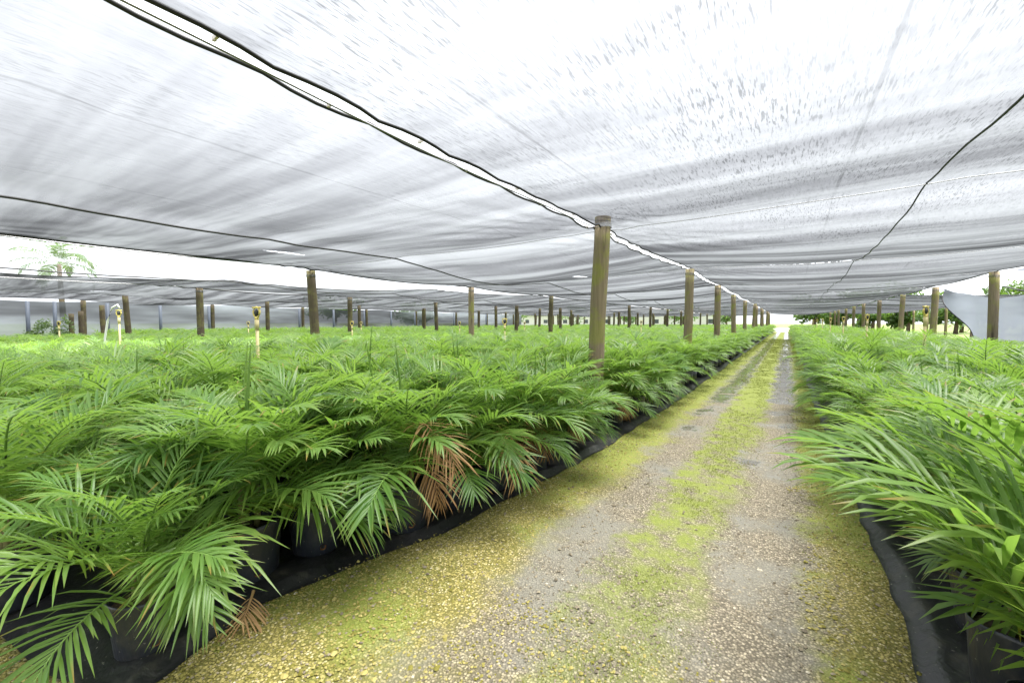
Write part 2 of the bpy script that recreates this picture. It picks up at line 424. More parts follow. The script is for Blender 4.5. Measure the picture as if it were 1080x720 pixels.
def moss_tufts(n):
    Vs = []; Ts = []; Cs = []; k = 0
    while k < n:
        s = .8 + 44 * rs.rand() ** 2.3
        if rs.rand() < .62: x = -.66 + .013 * min(s, 10) + rs.normal() * (.15 + .006 * s)
        elif rs.rand() < .6: x = float(xedge(s)) + .05 + abs(rs.normal()) * .28
        else: x = RIGHT - .05 - abs(rs.normal()) * .2
        cl = N2(x * 5.5, s * 5.5) + N1(x * 1.6 + 3, s * 1.6) * .8
        if cl < (.16 if s < 3.2 else .0 if s < 5 else -.3): continue
        c0 = np.array((.12, .16, .022)) * (1 - (q := rs.rand())) + np.array((.29, .32, .055)) * q
        z = float(gz(x, s)); sc = .6 + s * .07
        for b in range(3):
            a = rs.rand() * 6.28; h = rs.uniform(.005, .014) * sc; w = rs.uniform(.0015, .0035) * sc; ln = rs.uniform(.003, .012) * sc
            o = np.array((x + rs.normal() * .012, s + rs.normal() * .012, z))
            d = np.array((math.cos(a), math.sin(a), 0)); p = np.array((-d[1], d[0], 0))
            Vs.append(np.array([o - p * w, o + p * w, o + d * ln + (0, 0, h)])); Ts.append((3 * k, 3 * k + 1, 3 * k + 2)) if False else Ts.append(None)
            Cs.append(np.tile((*c0, 1), (3, 1)))
        k += 1
    V = np.concatenate(Vs); T = np.arange(len(V)).reshape(-1, 3)
    return tri_mesh('moss', V, T, M['moss'], None, np.concatenate(Cs), False)
tag(link('moss', moss_tufts(24000)), 'bright green moss tufts along the strip between the wheel tracks', 'moss', kind='stuff')

# ------------------------------------------------------------------ black plastic sheets under the beds
def sheet(name, edge_fn, far_x, s0, s1, label, sgn, ends=True):
    ss = np.concatenate([np.arange(s0, min(14, s1), .06), np.arange(14, s1, 1.)])
    off = np.concatenate([np.linspace(-.03, .75, 22), [1.2, 3, 6, 12, abs(far_x)]])
    V = np.zeros((len(ss), len(off), 3))
    for i, s in enumerate(ss):
        e = float(edge_fn(max(s, .6)))
        e += -sgn * (.05 * float(N1(s * 1.7, 3)) + .03 * float(N2(s * 5, 7)))
        for j, o in enumerate(off):
            x = e + sgn * o
            if j == len(off) - 1: x = far_x
            z = .012 + .028 + .035 * float(N1(x * 4.5, s * 3.1)) + .02 * float(N2(x * 11, s * 8))
            if o < .02: z = .006 + .012 * float(N2(s * 9, 2))
            elif o > .8: z = .03
            if s < s0 + .08: z = min(z, .018)
            y = s + max(-.45, (x - edge_fn(s0)) * .22) * max(0, 1 - (s - s0) / .5) * (sgn < 0) + (.06 * float(N1(x * 2.3, 5)) if i == 0 else 0)
            V[i, j] = (x, y, max(z + float(gz(x, s)) * (o < 1), .008))
    T = grid_tris(len(ss), len(off))
    me = tri_mesh(name, V.reshape(-1, 3), T, M['mat'])
    return tag(link(name, me), label, 'plastic sheet')
sheet('plastic_sheet', xedge, -31.8, .46, 77, 'wrinkled black plastic sheet under the big bed left of the track', -1)
sheet('plastic_sheet', lambda s: RIGHT + .04 * math.sin(s * .4), 4.9, -1.2, 77, 'black plastic sheet under the bed right of the track', 1)

# ------------------------------------------------------------------ palms: fronds
def frond(rng, L, e0, droop, npair, ll, lw, lod=0, dryness=.1, vee=28, side=0.0):
    """one arching pinnate frond growing along +X from the origin; returns arrays"""
    mb = MB(); K = 24
    pts = [np.zeros(3)]; tans = []
    for i in range(K):
        t = (i + .5) / K; e = R(e0) - R(droop) * t ** 1.5; yw = side * t
        d = np.array((math.cos(e) * math.cos(yw), math.cos(e) * math.sin(yw), math.sin(e)))
        tans.append(d); pts.append(pts[-1] + d * L / K)
    pts = np.array(pts); tans.append(tans[-1]); tans = np.array(tans)
    ftone = np.clip(rng.rand() * .75 + (.28 if e0 > 70 else 0), 0, 1)
    n = 5 if lod == 0 else 3
    idx = list(range(0, K + 1, 3 if lod == 0 else 6 if lod == 1 else 12))
    mb.tube(pts[idx], [max(.0016, .0075 * (1 - i / K) + .0012) for i in idx], n, 1, False, (ftone, 0, 0, 1))
    t0 = .20
    for k in range(npair):
        u = k / (npair - 1); t = t0 + (1 - t0) * u ** .92 * .995
        f = t * K; i = min(int(f), K - 1); fr = f - i
        p0 = pts[i] * (1 - fr) + pts[i + 1] * fr; T = tans[i]
        prof = (.55 + .45 * math.sin(math.pi * min(1, u * 1.05 + .12))) * (1 if u < .8 else 1 - .45 * (u - .8) / .2)
        for sg in (1, -1):
            if rng.rand() < .03: continue
            le = ll * prof * rng.uniform(.85, 1.12)
            a = R(66 - 44 * u + rng.uniform(-7, 7))
            v = R(vee * (1 - .55 * u) + rng.uniform(-10, 10))
            S = np.array((-T[1], T[0], 0)); S /= np.linalg.norm(S) + 1e-9; S = S * sg
            N = np.cross(T, S) * sg
            d = math.cos(a) * T + math.sin(a) * (math.cos(v) * S + math.sin(v) * N)
            d /= np.linalg.norm(d)
            W = T - T.dot(d) * d; W /= np.linalg.norm(W) + 1e-9
            U = np.cross(d, W); U /= np.linalg.norm(U)
            if U.dot(N) < 0: U = -U
            dr = rng.uniform(.18, .48)
            w = lw * rng.uniform(.8, 1.15) * (.75 + .25 * prof)
            tn = np.clip(ftone * .5 + .5 * rng.rand(), 0, 1)
            dry = 1. if rng.rand() < dryness else rng.uniform(0, .25)
            us = (0, .3, .68) if lod == 0 else (0, .42) if lod == 1 else (.12,)
            ws = (.42, 1, .78) if lod == 0 else (.55, 1.) if lod == 1 else (1.25,)
            V = []; Cc = []
            for q, ww in zip(us, ws):
                c = p0 + d * le * q + np.array((0, 0, -dr * le * q * q))
                if lod == 0:
                    V += [c - W * w * ww + U * w * ww * .45, c, c + W * w * ww + U * w * ww * .45]; Cc += [(tn, q, dry, 1)] * 3
                else:
                    V += [c - W * w * ww, c + W * w * ww]; Cc += [(tn, q, dry, 1)] * 2
            V.append(p0 + d * le + np.array((0, 0, -dr * le))); Cc.append((tn, 1, dry, 1))
            if lod == 0:
                Tt = []
                for r_ in range(2):
                    b = 3 * r_
                    Tt += [(b, b+1, b+4), (b, b+4, b+3), (b+1, b+2, b+5), (b+1, b+5, b+4)]
                Tt += [(6, 7, 9), (7, 8, 9)]
            elif lod == 1: Tt = [(0, 1, 3), (0, 3, 2), (2, 3, 4)]
            else: Tt = [(0, 1, 2)]
            mb.add(V, Tt, 0, np.array(Cc))
    return mb

ELEV = [84, 76, 68, 60, 50, 40, 28, 12]
FROND = {}
fr = np.random.RandomState(21)
for e in ELEV:
    FROND[e] = []
    for v in range(3):
        mb = frond(fr, (.76 if e > 45 else .66 if e > 20 else .56) * fr.uniform(.92, 1.08), e + fr.uniform(-3, 3), fr.uniform(48, 92) if e > 45 else fr.uniform(45, 70), fr.randint(21, 27), fr.uniform(.28, .37), .0080, 0, .10, 30, fr.uniform(-.35, .35))
        FROND[e].append(mb.mesh('frond', [M['leaf'], M['rachis']]))
DRY = [frond(fr, fr.uniform(.42, .56), 30, 135, 15, .22, .0048, 0, 0, fr.uniform(-35, 20), fr.uniform(-.6, .6)).mesh('frond', [M['dry'], M['dry']]) for _ in range(3)]
YEL = [frond(fr, .72, 45, 85, 16, .27, .011, 0, .8, 20).mesh('frond', [M['yellowing'], M['rachis']]) for _ in range(2)]
def spear():
    mb = MB()
    mb.tube([(0, 0, 0), (.01, 0, .25), (.03, .01, .5), (.06, .015, .74)], [.007, .010, .008, .001], 5, 0, False, (.9, .2, 0, 1))
    for k in range(3):
        a = k * 2.1
        mb.add([(.01, 0, .3), (.02, 0.004, .3), (.03 + .06 * math.cos(a), .06 * math.sin(a), .62)], [(0, 1, 2)], 0, (.9, .4, 0, 1))
    return mb.mesh('frond', [M['leaf']])
SPEAR = spear()

# pots
def pot_mesh(seed, hole=False):
    r_ = np.random.RandomState(seed); nv = 28
    prof = [(.0, .0), (.118, .0), (.126, .012), (.130, .08), (.135, .16), (.139, .235), (.142, .262), (.143, .276), (.138, .277), (.132, .262), (.130, .225)]
    V = []; T = []
    for (r0, z) in prof:
        for j in range(nv):
            a = 2 * math.pi * j / nv
            w = 1 + .055 * math.sin(3 * a + seed) * (z / .28) + .045 * float(N1(a * 2.5 + seed * 3, z * 14)) + .02 * float(N2(a * 6 + seed, z * 30))
            V.append((r0 * w * math.cos(a), r0 * w * math.sin(a), z + .010 * math.sin(2 * a + seed) * (z / .28)))
    for i in range(len(prof) - 1):
        for j in range(nv):
            a, b = i * nv + j, i * nv + (j + 1) % nv; c, d = b + nv, a + nv
            T += [(a, b, c), (a, c, d)]
    return tri_mesh('pot', V, T, M['bag'])
POTS = [pot_mesh(i) for i in range(5)]
def disc(name, r, z, mat, n=20, bumpy=.012):
    V = [(0, 0, z + .01)] + [(rr * math.cos(2 * math.pi * j / n), rr * math.sin(2 * math.pi * j / n), z + bumpy * float(N1(rr * 40, j * .8))) for rr in (r * .5, r) for j in range(n)]
    T = [(0, 1 + j, 1 + (j + 1) % n) for j in range(n)]
    for j in range(n):
        a, b = 1 + j, 1 + (j + 1) % n; T += [(a, a + n, b + n), (a, b + n, b)]
    return tri_mesh(name, V, T, mat)
SOIL = disc('soil', .134, .24, M['soil'])
def hole_mesh():
    V = [(0, 0, 0)] + [(0, .017 * math.cos(a * math.pi / 6) * (1 + .15 * math.sin(a * 2)), .015 * math.sin(a * math.pi / 6)) for a in range(12)]
    V2 = [(-.02, 0, 0)] + V[1:]
    return tri_mesh('drain_hole', V2, [(0, 1 + j, 1 + (j + 1) % 12) for j in range(12)], simple('rusty peat', (.14, .07, .03), .9, .2, .4, 60))
HOLE = hole_mesh()
def stem_mesh(seed):
    r_ = np.random.RandomState(seed); mb = MB()
    for k in range(3):
        a = k * 2.1 + seed; d = .035; x, y = d * math.cos(a), d * math.sin(a)
        mb.tube([(x, y, .23), (x * 1.15, y * 1.15, .32), (x * 1.4, y * 1.4, .42 + .06 * r_.rand())], [.017, .014, .009], 7, 0, True)
    return mb.mesh('stem', [M['sheath']])
STEMS = [stem_mesh(i) for i in range(3)]

FR_SET = [84, 84, 84, 76, 76, 76, 68, 68, 68, 60, 60, 60, 50, 50, 40, 40, 28, 12]
def crown_arrays(rng, lod, npair, nfr, ll, lw):
    out = MB()
    es = list(rng.permutation(FR_SET))[:nfr] if nfr < len(FR_SET) else FR_SET
    if nfr < len(FR_SET): es[0] = 76
    for k, e in enumerate(es):
        f = frond(rng, rng.uniform(.66, .82) * (1 if e > 45 else .86), e, rng.uniform(48, 92) if e > 45 else rng.uniform(40, 65), npair, ll, lw, lod, .08, 28, rng.uniform(-.3, .3))
        V, T, Mi, Cc = f.arrays()
        a = k * 2.399 + rng.uniform(-.4, .4); ca, sa = math.cos(a), math.sin(a)
        V = np.stack([V[:, 0] * ca - V[:, 1] * sa + .04 * ca, V[:, 0] * sa + V[:, 1] * ca + .04 * sa, V[:, 2] + .33 + .08 * rng.rand()], -1)
        out.add(V, T, Mi, Cc)
    return out
cr = np.random.RandomState(33)
CROWNS = [crown_arrays(cr, 1, 21, 18, .32, .0088).mesh('crown', [M['leaf'], M['rachis']]) for _ in range(9)]
MIDC = [crown_arrays(cr, 1, 18, 16, .32, .010).arrays() for _ in range(6)]
FAR1 = [crown_arrays(cr, 1, 12, 11, .32, .0155).arrays() for _ in range(6)]
FAR2 = [crown_arrays(cr, 2, 9, 8, .36, .024).arrays() for _ in range(6)]

# ------------------------------------------------------------------ camera (also used to rank the palms by how large they show)
H = 1.50; F_PX = 440.; YAW = math.atan(290 / F_PX); PITCH = math.atan(20 / F_PX)
cam_d = bpy.data.cameras.new('camera'); cam = bpy.data.objects.new('camera', cam_d); C.objects.link(cam)
cam.location = (0, 0, H); cam.rotation_euler = (math.pi / 2 - PITCH, 0, YAW)
cam_d.sensor_width = 36; cam_d.lens = 36 * F_PX / 1080; cam_d.clip_end = 2000; cam_d.clip_start = .02
SC.camera = cam
CM = (Matrix.Translation(cam.location) @ cam.rotation_euler.to_matrix().to_4x4()).inverted()
def proj(p):
    q = CM @ Vector(p)
    return (540 + F_PX * q.x / -q.z, 360 - F_PX * q.y / -q.z, -q.z) if q.z < -.05 else (9e9, 9e9, -q.z)

# ------------------------------------------------------------------ posts
ROWX = [12.4, 5.0, -2.2, -9.9, -17.6, -25.2, -32.3]
ROWH = [2.9, 2.97, 2.91, 2.82, 2.74, 2.74, 2.74]
ROWS0 = [17.8 + 6.15 * 2, 5.5, 5.5, 6.1, 6.3, 6.3, 6.3]
SP = 6.15
posts = []
for r, (x, h, s0) in enumerate(zip(ROWX, ROWH, ROWS0)):
    k = 0 if r != 1 else 0
    s = s0
    while s < 76.5:
        posts.append((r, k, x + rnd.uniform(-.06, .06), s + rnd.uniform(-.08, .08), h + rnd.uniform(-.05, .03)))
        s += SP; k += 1
def post_mesh(seed, h, dark=False):
    r_ = np.random.RandomState(seed); mb = MB(); n = 14
    zs = np.linspace(-.05, h, 9); lean = r_.normal(size=2) * .02
    pts = [(lean[0] * z + .012 * float(N1(z * 1.2, seed)), lean[1] * z + .012 * float(N2(z * 1.2, seed)), z) for z in zs]
    mb.tube(pts, [.112 * (1 - .03 * i / 8) + .006 * float(N3(i * 1.3, seed)) for i in range(9)], n, 0, True)
    me = mb.mesh('wooden_post', [M['dark_post' if dark else 'post']]); me['top'] = pts[-1][:2]
    return me
PM = {}
row_word = ['beyond the open right side', 'right of the track', 'along the left of the track', 'second row left', 'third row left', 'fourth row left', 'along the left curtain']
POSTLAB = {
    (2, 0): 'mossy round wooden post rising nearest the track, tallest in view',
    (2, 1): 'mossy wooden post beside the track, next one behind the tallest post',
    (2, 2): 'slim wooden post beside the track, third counted from the tallest post',
    (2, 3): 'wooden post beside the track, fourth counted from the tallest post',
    (2, 4): 'wooden post beside the track, fifth counted from the tallest post',
    (3, 0): 'dark grey leaning wooden post standing deep among palms, largest of the left field',
    (3, 1): 'tan weathered wooden post in the palms between the darkest and the tallest post',
    (3, 2): 'wooden post in the palms just left of the tallest post',
    (4, 0): 'dark wooden post in the third row, left of the yellow headed sprinkler riser',
    (4, 1): 'wooden post in the third row, right behind the large dark leaning post',
    (1, 2): 'thick brown wooden post standing before the grey side curtain',
    (1, 3): 'brown wooden post at the far corner of the grey side curtain',
    (1, 4): 'wooden post right of the track, next one past the curtain corner',
    (1, 5): 'wooden post right of the track, second one past the curtain corner',
}
for (r, k, x, s, h) in posts:
    if r == 1 and k < 2: continue   # outside the frame to the right
    p = proj((x, s, 1.5))
    if not (-60 < p[0] < 1140): continue
    o = link('wooden_post', post_mesh(r * 40 + k, h, r > 3 or (r == 3 and k != 1)), None, (x, s, 0), (0, 0, rnd.uniform(0, 6)))
    lab = POSTLAB.get((r, k)) or 'small distant wooden roof post ' + ['outside the right side', 'in the row right of the track', 'in the row edging the track', 'in the second row of the palm field', 'in the third row of the palm field', 'in the fourth row of the palm field', 'in front of the left side curtain'][r]
    tag(o, lab, 'post', 'wooden posts holding up the shade cloth')
    if (r, k) in POSTLAB:
        mb = MB()
        tx, ty = o.data['top']
        for q in range(3):
            zz = h - .10 - .022 * q
            mb.tube([(tx + .115 * math.cos(a), ty + .115 * math.sin(a), zz + .004 * math.sin(2 * a + q)) for a in np.linspace(0, 2 * math.pi, 19)], .0045, 5, 0, False)
        link('wire_tie', mb.mesh('wire_tie', [M['wire']]), o)
for x, w_ in ((-13.75, 'between the second and third rows'), (-21.4, 'between the third and fourth rows')):
    for k in range(9):
        s = 21.2 + SP * k; h = 2.64 + rnd.uniform(-.05, .05)
        tag(link('wooden_post', post_mesh(int(-x * 50) + k, h, True), None, (x + rnd.uniform(-.1, .1), s, 0)), 'small distant wooden post ' + w_ + ' of the palm field', 'post', 'wooden posts holding up the shade cloth')
for i_, (x, s, h) in enumerate([(-29, 6.3, 2.37), (-31.2, 5.9, 2.1), (-32.2, 5.7, 1.97)]):
    tag(link('wooden_post', post_mesh(900 + i_, h, True), None, (x, s, 0)), ['short mossy post, tallest of three near the potted shrubs at far left', 'short post, middle one of three near the potted shrubs at far left', 'short post, lowest of three near the potted shrubs at far left'][i_], 'post', 'short posts by the far left clearing')

# ------------------------------------------------------------------ shade cloth roof
def dip(s): return .15 / (1 + np.exp((np.asarray(s, float) - 7.6) * 1.1))
def roof_z(x, s):
    hx = np.interp(-x, [-x_ for x_ in ROWX], ROWH)
    xs_ = np.array(sorted(ROWX)); i = np.clip(np.searchsorted(xs_, x) - 1, 0, len(xs_) - 2)
    u = np.clip((x - xs_[i]) / (xs_[i + 1] - xs_[i]), 0, 1)
    ph = ((s - 5.6) / SP) % 1.0
    w = np.sin(np.pi * ph)
    v = np.sin(np.pi * u)
    cell = np.floor((s - 5.6) / SP)
    amp = (.19 + .16 * N1(cell * 1.7 + 3, i * 2.3)) * np.where(s < 5.6, .35, 1)
    z = hx + .02 - .10 * v - amp * w ** .9 * (.35 + .65 * v) + .05 * (np.abs(np.cos(np.pi * u)) ** 6) * 0
    z = z + .035 * np.exp(-np.abs(u - .5) * 14)                      # held by the mid cable
    z = z + .045 * N1(x * .55 + 4, s * .9) * v + .03 * N2(x * .35, s * 2.2 + 5) * v
    z = z - dip(s) * np.exp(-((x + 2.2) / 2.6) ** 2)
    # pulled folds running out from each post top
    du = np.minimum(u, 1 - u) * 7.5; dp = np.minimum(ph, 1 - ph) * SP
    rr = np.hypot(du, dp); an = np.arctan2(dp, du)
    z = z + .026 * np.exp(-rr / 1.3) * np.sin(an * 26) * np.clip(rr * 3, 0, 1)
    return z
def strip(x0, x1, s0, s1, mat, label, name='shade_cloth', edge0=None, edge1=None, keep=None, ds=.16):
    ss = np.concatenate([np.arange(s0, min(26, s1), ds), np.arange(max(26, s0), s1 + .01, .41)]); nu = 44
    us = np.linspace(0, 1, nu); us = .5 - .5 * np.cos(np.pi * us)
    us = .5 * us + .5 * np.linspace(0, 1, nu)
    V = np.zeros((len(ss), nu, 3))
    for i, s in enumerate(ss):
        a = x0 + (edge0(s) if edge0 else .05); b = x1 - (edge1(s) if edge1 else .05)
        xx = a + (b - a) * us
        V[i, :, 0] = xx; V[i, :, 1] = s; V[i, :, 2] = roof_z(xx, np.full(nu, s))
    T = grid_tris(len(ss), nu)
    T = [(a, c, b) for a, b, c in T]
    o = link(name, tri_mesh(name, V.reshape(-1, 3), T, mat))
    tag(o, label, 'shade cloth', 'shade cloth panels of the roof')
    return o, V
def hem(par, line, w=.02, name='hem'):
    mb = MB(); mb.tube(line, w / 2, 6, 0, True)
    me = mb.mesh(name, [M['hem']])
    o = link(name, me, par); return o
def scallop(step, ph, lo, hi):
    def f(s):
        q = ((s + ph) / step) % 1.0
        return lo + (hi - lo) * (4 * q * (1 - q)) * (.75 + .5 * float(N1(math.floor((s + ph) / step) * 1.3, ph * 7)))
    return f
e_r = scallop(.62, .1, .045, .105); e_l = scallop(.72, .37, .035, .10)
S0, S1 = -4.0, 77.5
cc, Vc = strip(-2.2, 5.0, S0, S1, M['cloth'], 'pale streaked shade cloth panel stretched right above the gravel track', edge0=e_r)
hem(cc, Vc[:, 0] + (0, 0, -.004), .022); hem(cc, Vc[:, -1] + (0, 0, -.004), .03)
cl, Vl = strip(-9.9, -2.2, S0, S1, M['cloth_torn'], 'pale shade cloth panel with a torn white slit, above the nearest palms', edge1=e_l)
hem(cl, Vl[:, -1] + (0, 0, -.004), .022); hem(cl, Vl[:, 0] + (0, 0, -.004), .05)
def gap_edge(s): return .25 + 5.2 * max(0., 1 - max(0, s - 2) / 15.) ** 1.3 + .25 * float(N1(s * .5, 9)) * (s < 16)
c3, V3 = strip(-17.6, -9.9, S0, S1, M['cloth_veil'], 'slack shade cloth panel behind the bright open slot, palm tree showing over its edge', edge1=gap_edge)
hem(c3, V3[:, -1] + (0, 0, -.004), .03)
cf, Vf = strip(-15.6, -9.95, -4, 15.5, M['haze_film'], 'added thin sheet for haze in the bright open slot, palm tree showing behind it', keep=None)
c4, V4 = strip(-25.2, -17.6, S0, S1, M['cloth_veil'], 'grey shade cloth panel between the third and fourth rows of posts')
c5, V5 = strip(-32.4, -25.2, S0, S1, M['cloth'], 'grey shade cloth panel reaching out to the left side curtain')
for c_, v_ in ((c4, V4), (c5, V5)): hem(c_, v_[:, -1] + (0, 0, -.004), .05)
c6, V6 = strip(5.0, 12.4, 29.5, S1, M['cloth'], 'short shade cloth panel past the curtain corner, outside the right row of posts')

# cables ---------------------------------------------------------------
def cable(pts, rad, mat, label, group=None):
    mb = MB(); mb.tube(pts, rad, 6, 0, True)
    return tag(link('support_cable', mb.mesh('support_cable', [mat])), label, 'cable', group)
def rz1(x, s): return float(roof_z(np.array([x]), np.array([s]))[0])
ssr = np.arange(-4, 77.6, .3)
def row_line(x, r, dz=.0): return [(x + .01 * math.sin(s * 2.1), s, ROWH[r] + .02 - (float(dip(s)) if r == 2 else 0) - .05 * math.sin(math.pi * (((s - ROWS0[2]) / SP) % 1)) + dz) for s in ssr]
LC = row_line(-2.2, 2)
ck = cable(LC, .006, M['wire'], 'thin wire running in the gap between two shade cloth panels over the track edge')
def clip_mesh():
    mb = MB(); mb.box((-.022, -.006, -.012), (.022, .006, .006)); mb.tube([(0, 0, -.018), (0, 0, .014)], .006, 6)
    return mb.mesh('clip', [M['clip']], False)
CL = clip_mesh()
for i, s in enumerate(np.arange(.35, 9.5, .62)):
    x = -2.2 + .05 * (1 if i % 2 else -1)
    link('clip', CL, ck, (x, s - .1, rz1(x, s) + .0))
cable(row_line(-9.9, 3), .012, M['wire'], 'cable along the second row of posts, edging the bright open slot', 'cables along the post rows')
for r in (1, 4, 5): cable(row_line(ROWX[r], r), .012, M['wire'], {1: 'cable along the tops of the posts right of the track', 4: 'cable along the third row of posts in the palm field', 5: 'cable along the fourth row of posts in the palm field'}[r], 'cables along the post rows')
def mid(x, dz, wob): return [((x if x < 0 else x - .22 + min(.4, .016 * (s + 2))) + wob * float(N1(s * .8, x)) + .5 * wob * float(N2(s * 2.3, x)), s, rz1(x, s) + dz) for s in np.arange(-4, 77, .2)]
cable(mid(1.17, -.02, .06), .008, M['blackwire'], 'black wavy cable slung under the cloth over the palms right of the track', 'cables under the middle of a panel')
cable(mid(-6.35, -.04, .10), .014, M['blackwire'], 'dark cable under the near left panel, below the torn slit', 'cables under the middle of a panel')
cable(mid(-13.6, -.04, .1), .016, M['blackwire'], 'dark cable under the slack panel beyond the bright slot', 'cables under the middle of a panel')
# cross cables and folded cloth over them at every post line
for k in range(12):
    s = 5.55 + SP * k
    xs_ = np.concatenate([np.arange(-32.2, -9.9, .4), np.arange(-9.9, 5.01, .25)])
    cable([(x, s + .02 * math.sin(x * 1.1), rz1(x, s) - .03) for x in xs_], .004, M['wire'],
          'thin cross cable at the nearest line of posts' if k == 0 else 'thin cross cable under the cloth at a distant line of posts', 'cross cables from post to post')

# side curtains ----------------------------------------------------------
def curtain(name, pts_fn, nu, nv, mat, label, hem_rows=()):
    V = np.zeros((nu, nv, 3))
    for i in range(nu):
        for j in range(nv): V[i, j] = pts_fn(i / (nu - 1), j / (nv - 1))
    o = link(name, tri_mesh(name, V.reshape(-1, 3), grid_tris(nu, nv), mat))
    tag(o, label, 'curtain'); return o, V
for s in [4.2, 5.15, 7.2, 9.6, 12.2, 15.3, 18.4, 21.4, 24.5, 27.6, 30.7, 36.8, 43]:
    mb = MB(); mb.tube([(0, 0, 0), (.02, 0, 1.3), (0, .01, 2.6)], [.085, .08, .078], 9)
    tag(link('curtain_post', mb.mesh('curtain_post', [M['steel']]), None, (-32.35, s, 0)), 'slim blue grey post against the curtain at the far left', 'post', 'slim posts along the left curtain')
# left wall of the house, 32 m away
def lw(u, v):
    s = -6 + 58 * u
    return (-32.6 - .10 * math.sin(s * .9) + .12 * float(N1(s * 1.3, v * 2)) , s, .02 + v * (2.62 + .05 * math.sin(s * 1.02)))
curtain('side_curtain', lw, 120, 10, M['curtain'], 'grey shade cloth curtain closing the far left side of the shade house')
# right: sheet hung outside the right row, its far corner tied up to a post top, its top sagging
def rw(u, v):
    s = 8.0 + u * 15.4
    top = 2.26 + .04 * math.sin(s * 1.3)
    q = max(0, (s - 18.6) / 4.8)
    lift = .66 * q ** 1.6
    bot = .02 + (top + lift - .1) * min(1., max(0., (s - 18.2) / 5.2)) ** .9
    z = bot + (top + lift - bot) * v
    return (5.28 - .15 * q + .14 * float(N1(s * 1.1, v * 1.4)) + .10 * (1 - v) * math.sin(s * 1.9), s, z)
cw, Vw = curtain('side_curtain', rw, 70, 16, M['curtain'], 'blue grey curtain sheet with its corner tied up to a right hand post')
hem(cw, Vw[:, 0], .04); 
def rw2(u, v):
    s = 7.0 + 10.2 * u; top = 2.93; bot = 2.90 - .95 * (1 - u) ** .8 - .02
    return (5.16 + .25 * (1 - v) + .06 * float(N2(s * 1.4, v)), s, bot + (top - bot) * v)
cw2, Vw2 = curtain('side_curtain', rw2, 40, 8, M['curtain'], 'pale blue flap of cloth hanging off the roof edge right of the thick post')
hem(cw2, Vw2[:, 0], .03)
mb = MB(); mb.tube([(5.2, 18.0, 2.55), (5.25, 16.5, 2.28), (5.3, 15, 1.98), (5.35, 13, 1.6)], .018, 6)
tag(link('rope', mb.mesh('rope', [M['blackwire']])), 'dark rope slanting down across the blue grey curtain', 'rope')

# ------------------------------------------------------------------ sprinkler risers
def riser_meshes():
    p = MB(); p.tube([(0, 0, 0), (.003, 0, .6), (0, .003, 1.30)], .021, 10); p.tube([(0, 0, 1.18), (0, 0, 1.30)], .028, 10)
    h = MB()
    ring = [(.058 * math.cos(a), 0, 1.405 + .072 * math.sin(a)) for a in np.linspace(-math.pi / 2, 1.5 * math.pi, 17)]
    h.tube(ring, .013, 7, 0, False); h.tube([(0, 0, 1.29), (0, 0, 1.345)], .026, 8); h.tube([(-.075, 0, 1.47), (.075, 0, 1.47)], .012, 6)
    n = MB(); n.tube([(0, 0, 1.34), (0, 0, 1.40), (0, 0, 1.45)], [.014, .034, .01], 8); n.tube([(-.05, .012, 1.42), (.03, -.012, 1.42)], .010, 6)
    return p.mesh('riser_pipe', [M['pvc']]), h.mesh('sprinkler_head', [M['brass']]), n.mesh('nozzle', [M['nozzle']])
RP, RH, RN = riser_meshes()
def riser(x, s, h, label):
    o = empty('sprinkler_riser', (x, s, 0), rnd.uniform(-.35, .35) + YAW, 1.0)
    k = h / 1.48
    a = link('riser_pipe', RP, o); a.scale = (1, 1, k)
    b = link('sprinkler_head', RH, o, (0, 0, (k - 1) * 1.30)); link('nozzle', RN, b)
    tag(o, label, 'sprinkler', 'sprinkler risers among the palms')
RIS = [(-6.21, 2.92, 1.75, 'cream sprinkler riser with yellow ring head standing in the near left palms'),
       (1.9, 9.5, 1.81, 'cream sprinkler riser with yellow ring head, tallest among the palms right of the track'),
       (-13.6, 3.23, 1.85, 'yellow sprinkler riser with a white hose looped over its head'),
       (-20.9, 3.41, 1.55, 'cream sprinkler riser with ring head before the left curtain, beside paired posts')]
for (x, s, h, l) in RIS: riser(x, s, h, l)
for i in range(1, 8): riser(1.9, 9.5 + 6.0 * i, 1.76, 'second sprinkler riser right of the track, behind the tallest one' if i == 1 else 'third sprinkler riser right of the track, behind the tallest one' if i == 2 else 'small far off sprinkler riser in the bed right of the track')
for i in range(1, 4): riser(-6.21, 2.92 + 6.15 * i, 1.62, 'sprinkler riser left of the tallest post, in the first gap between post rows' if i == 1 else 'far off sprinkler riser in the first gap between post rows')
for i in range(1, 4): riser(-13.6, 3.6 + 6.15 * i, 1.55, 'far off sprinkler riser between the second and third rows of posts')
for i in (1, 2): riser(-20.9, 3.3 + 6.15 * i, 1.55, 'far off sprinkler riser between the third and fourth rows of posts')
mb = MB(); mb.tube([(-13.60, 3.25, 1.84), (-13.62, 3.22, 1.93), (-13.70, 3.14, 1.86), (-13.88, 3.09, 1.55), (-14.0, 3.05, 1.1), (-14.05, 3.05, .5), (-14.1, 3.05, .02)], .022, 7)
tag(link('hose', mb.mesh('hose', [M['hose']])), 'white hose looped over a yellow sprinkler riser', 'hose')

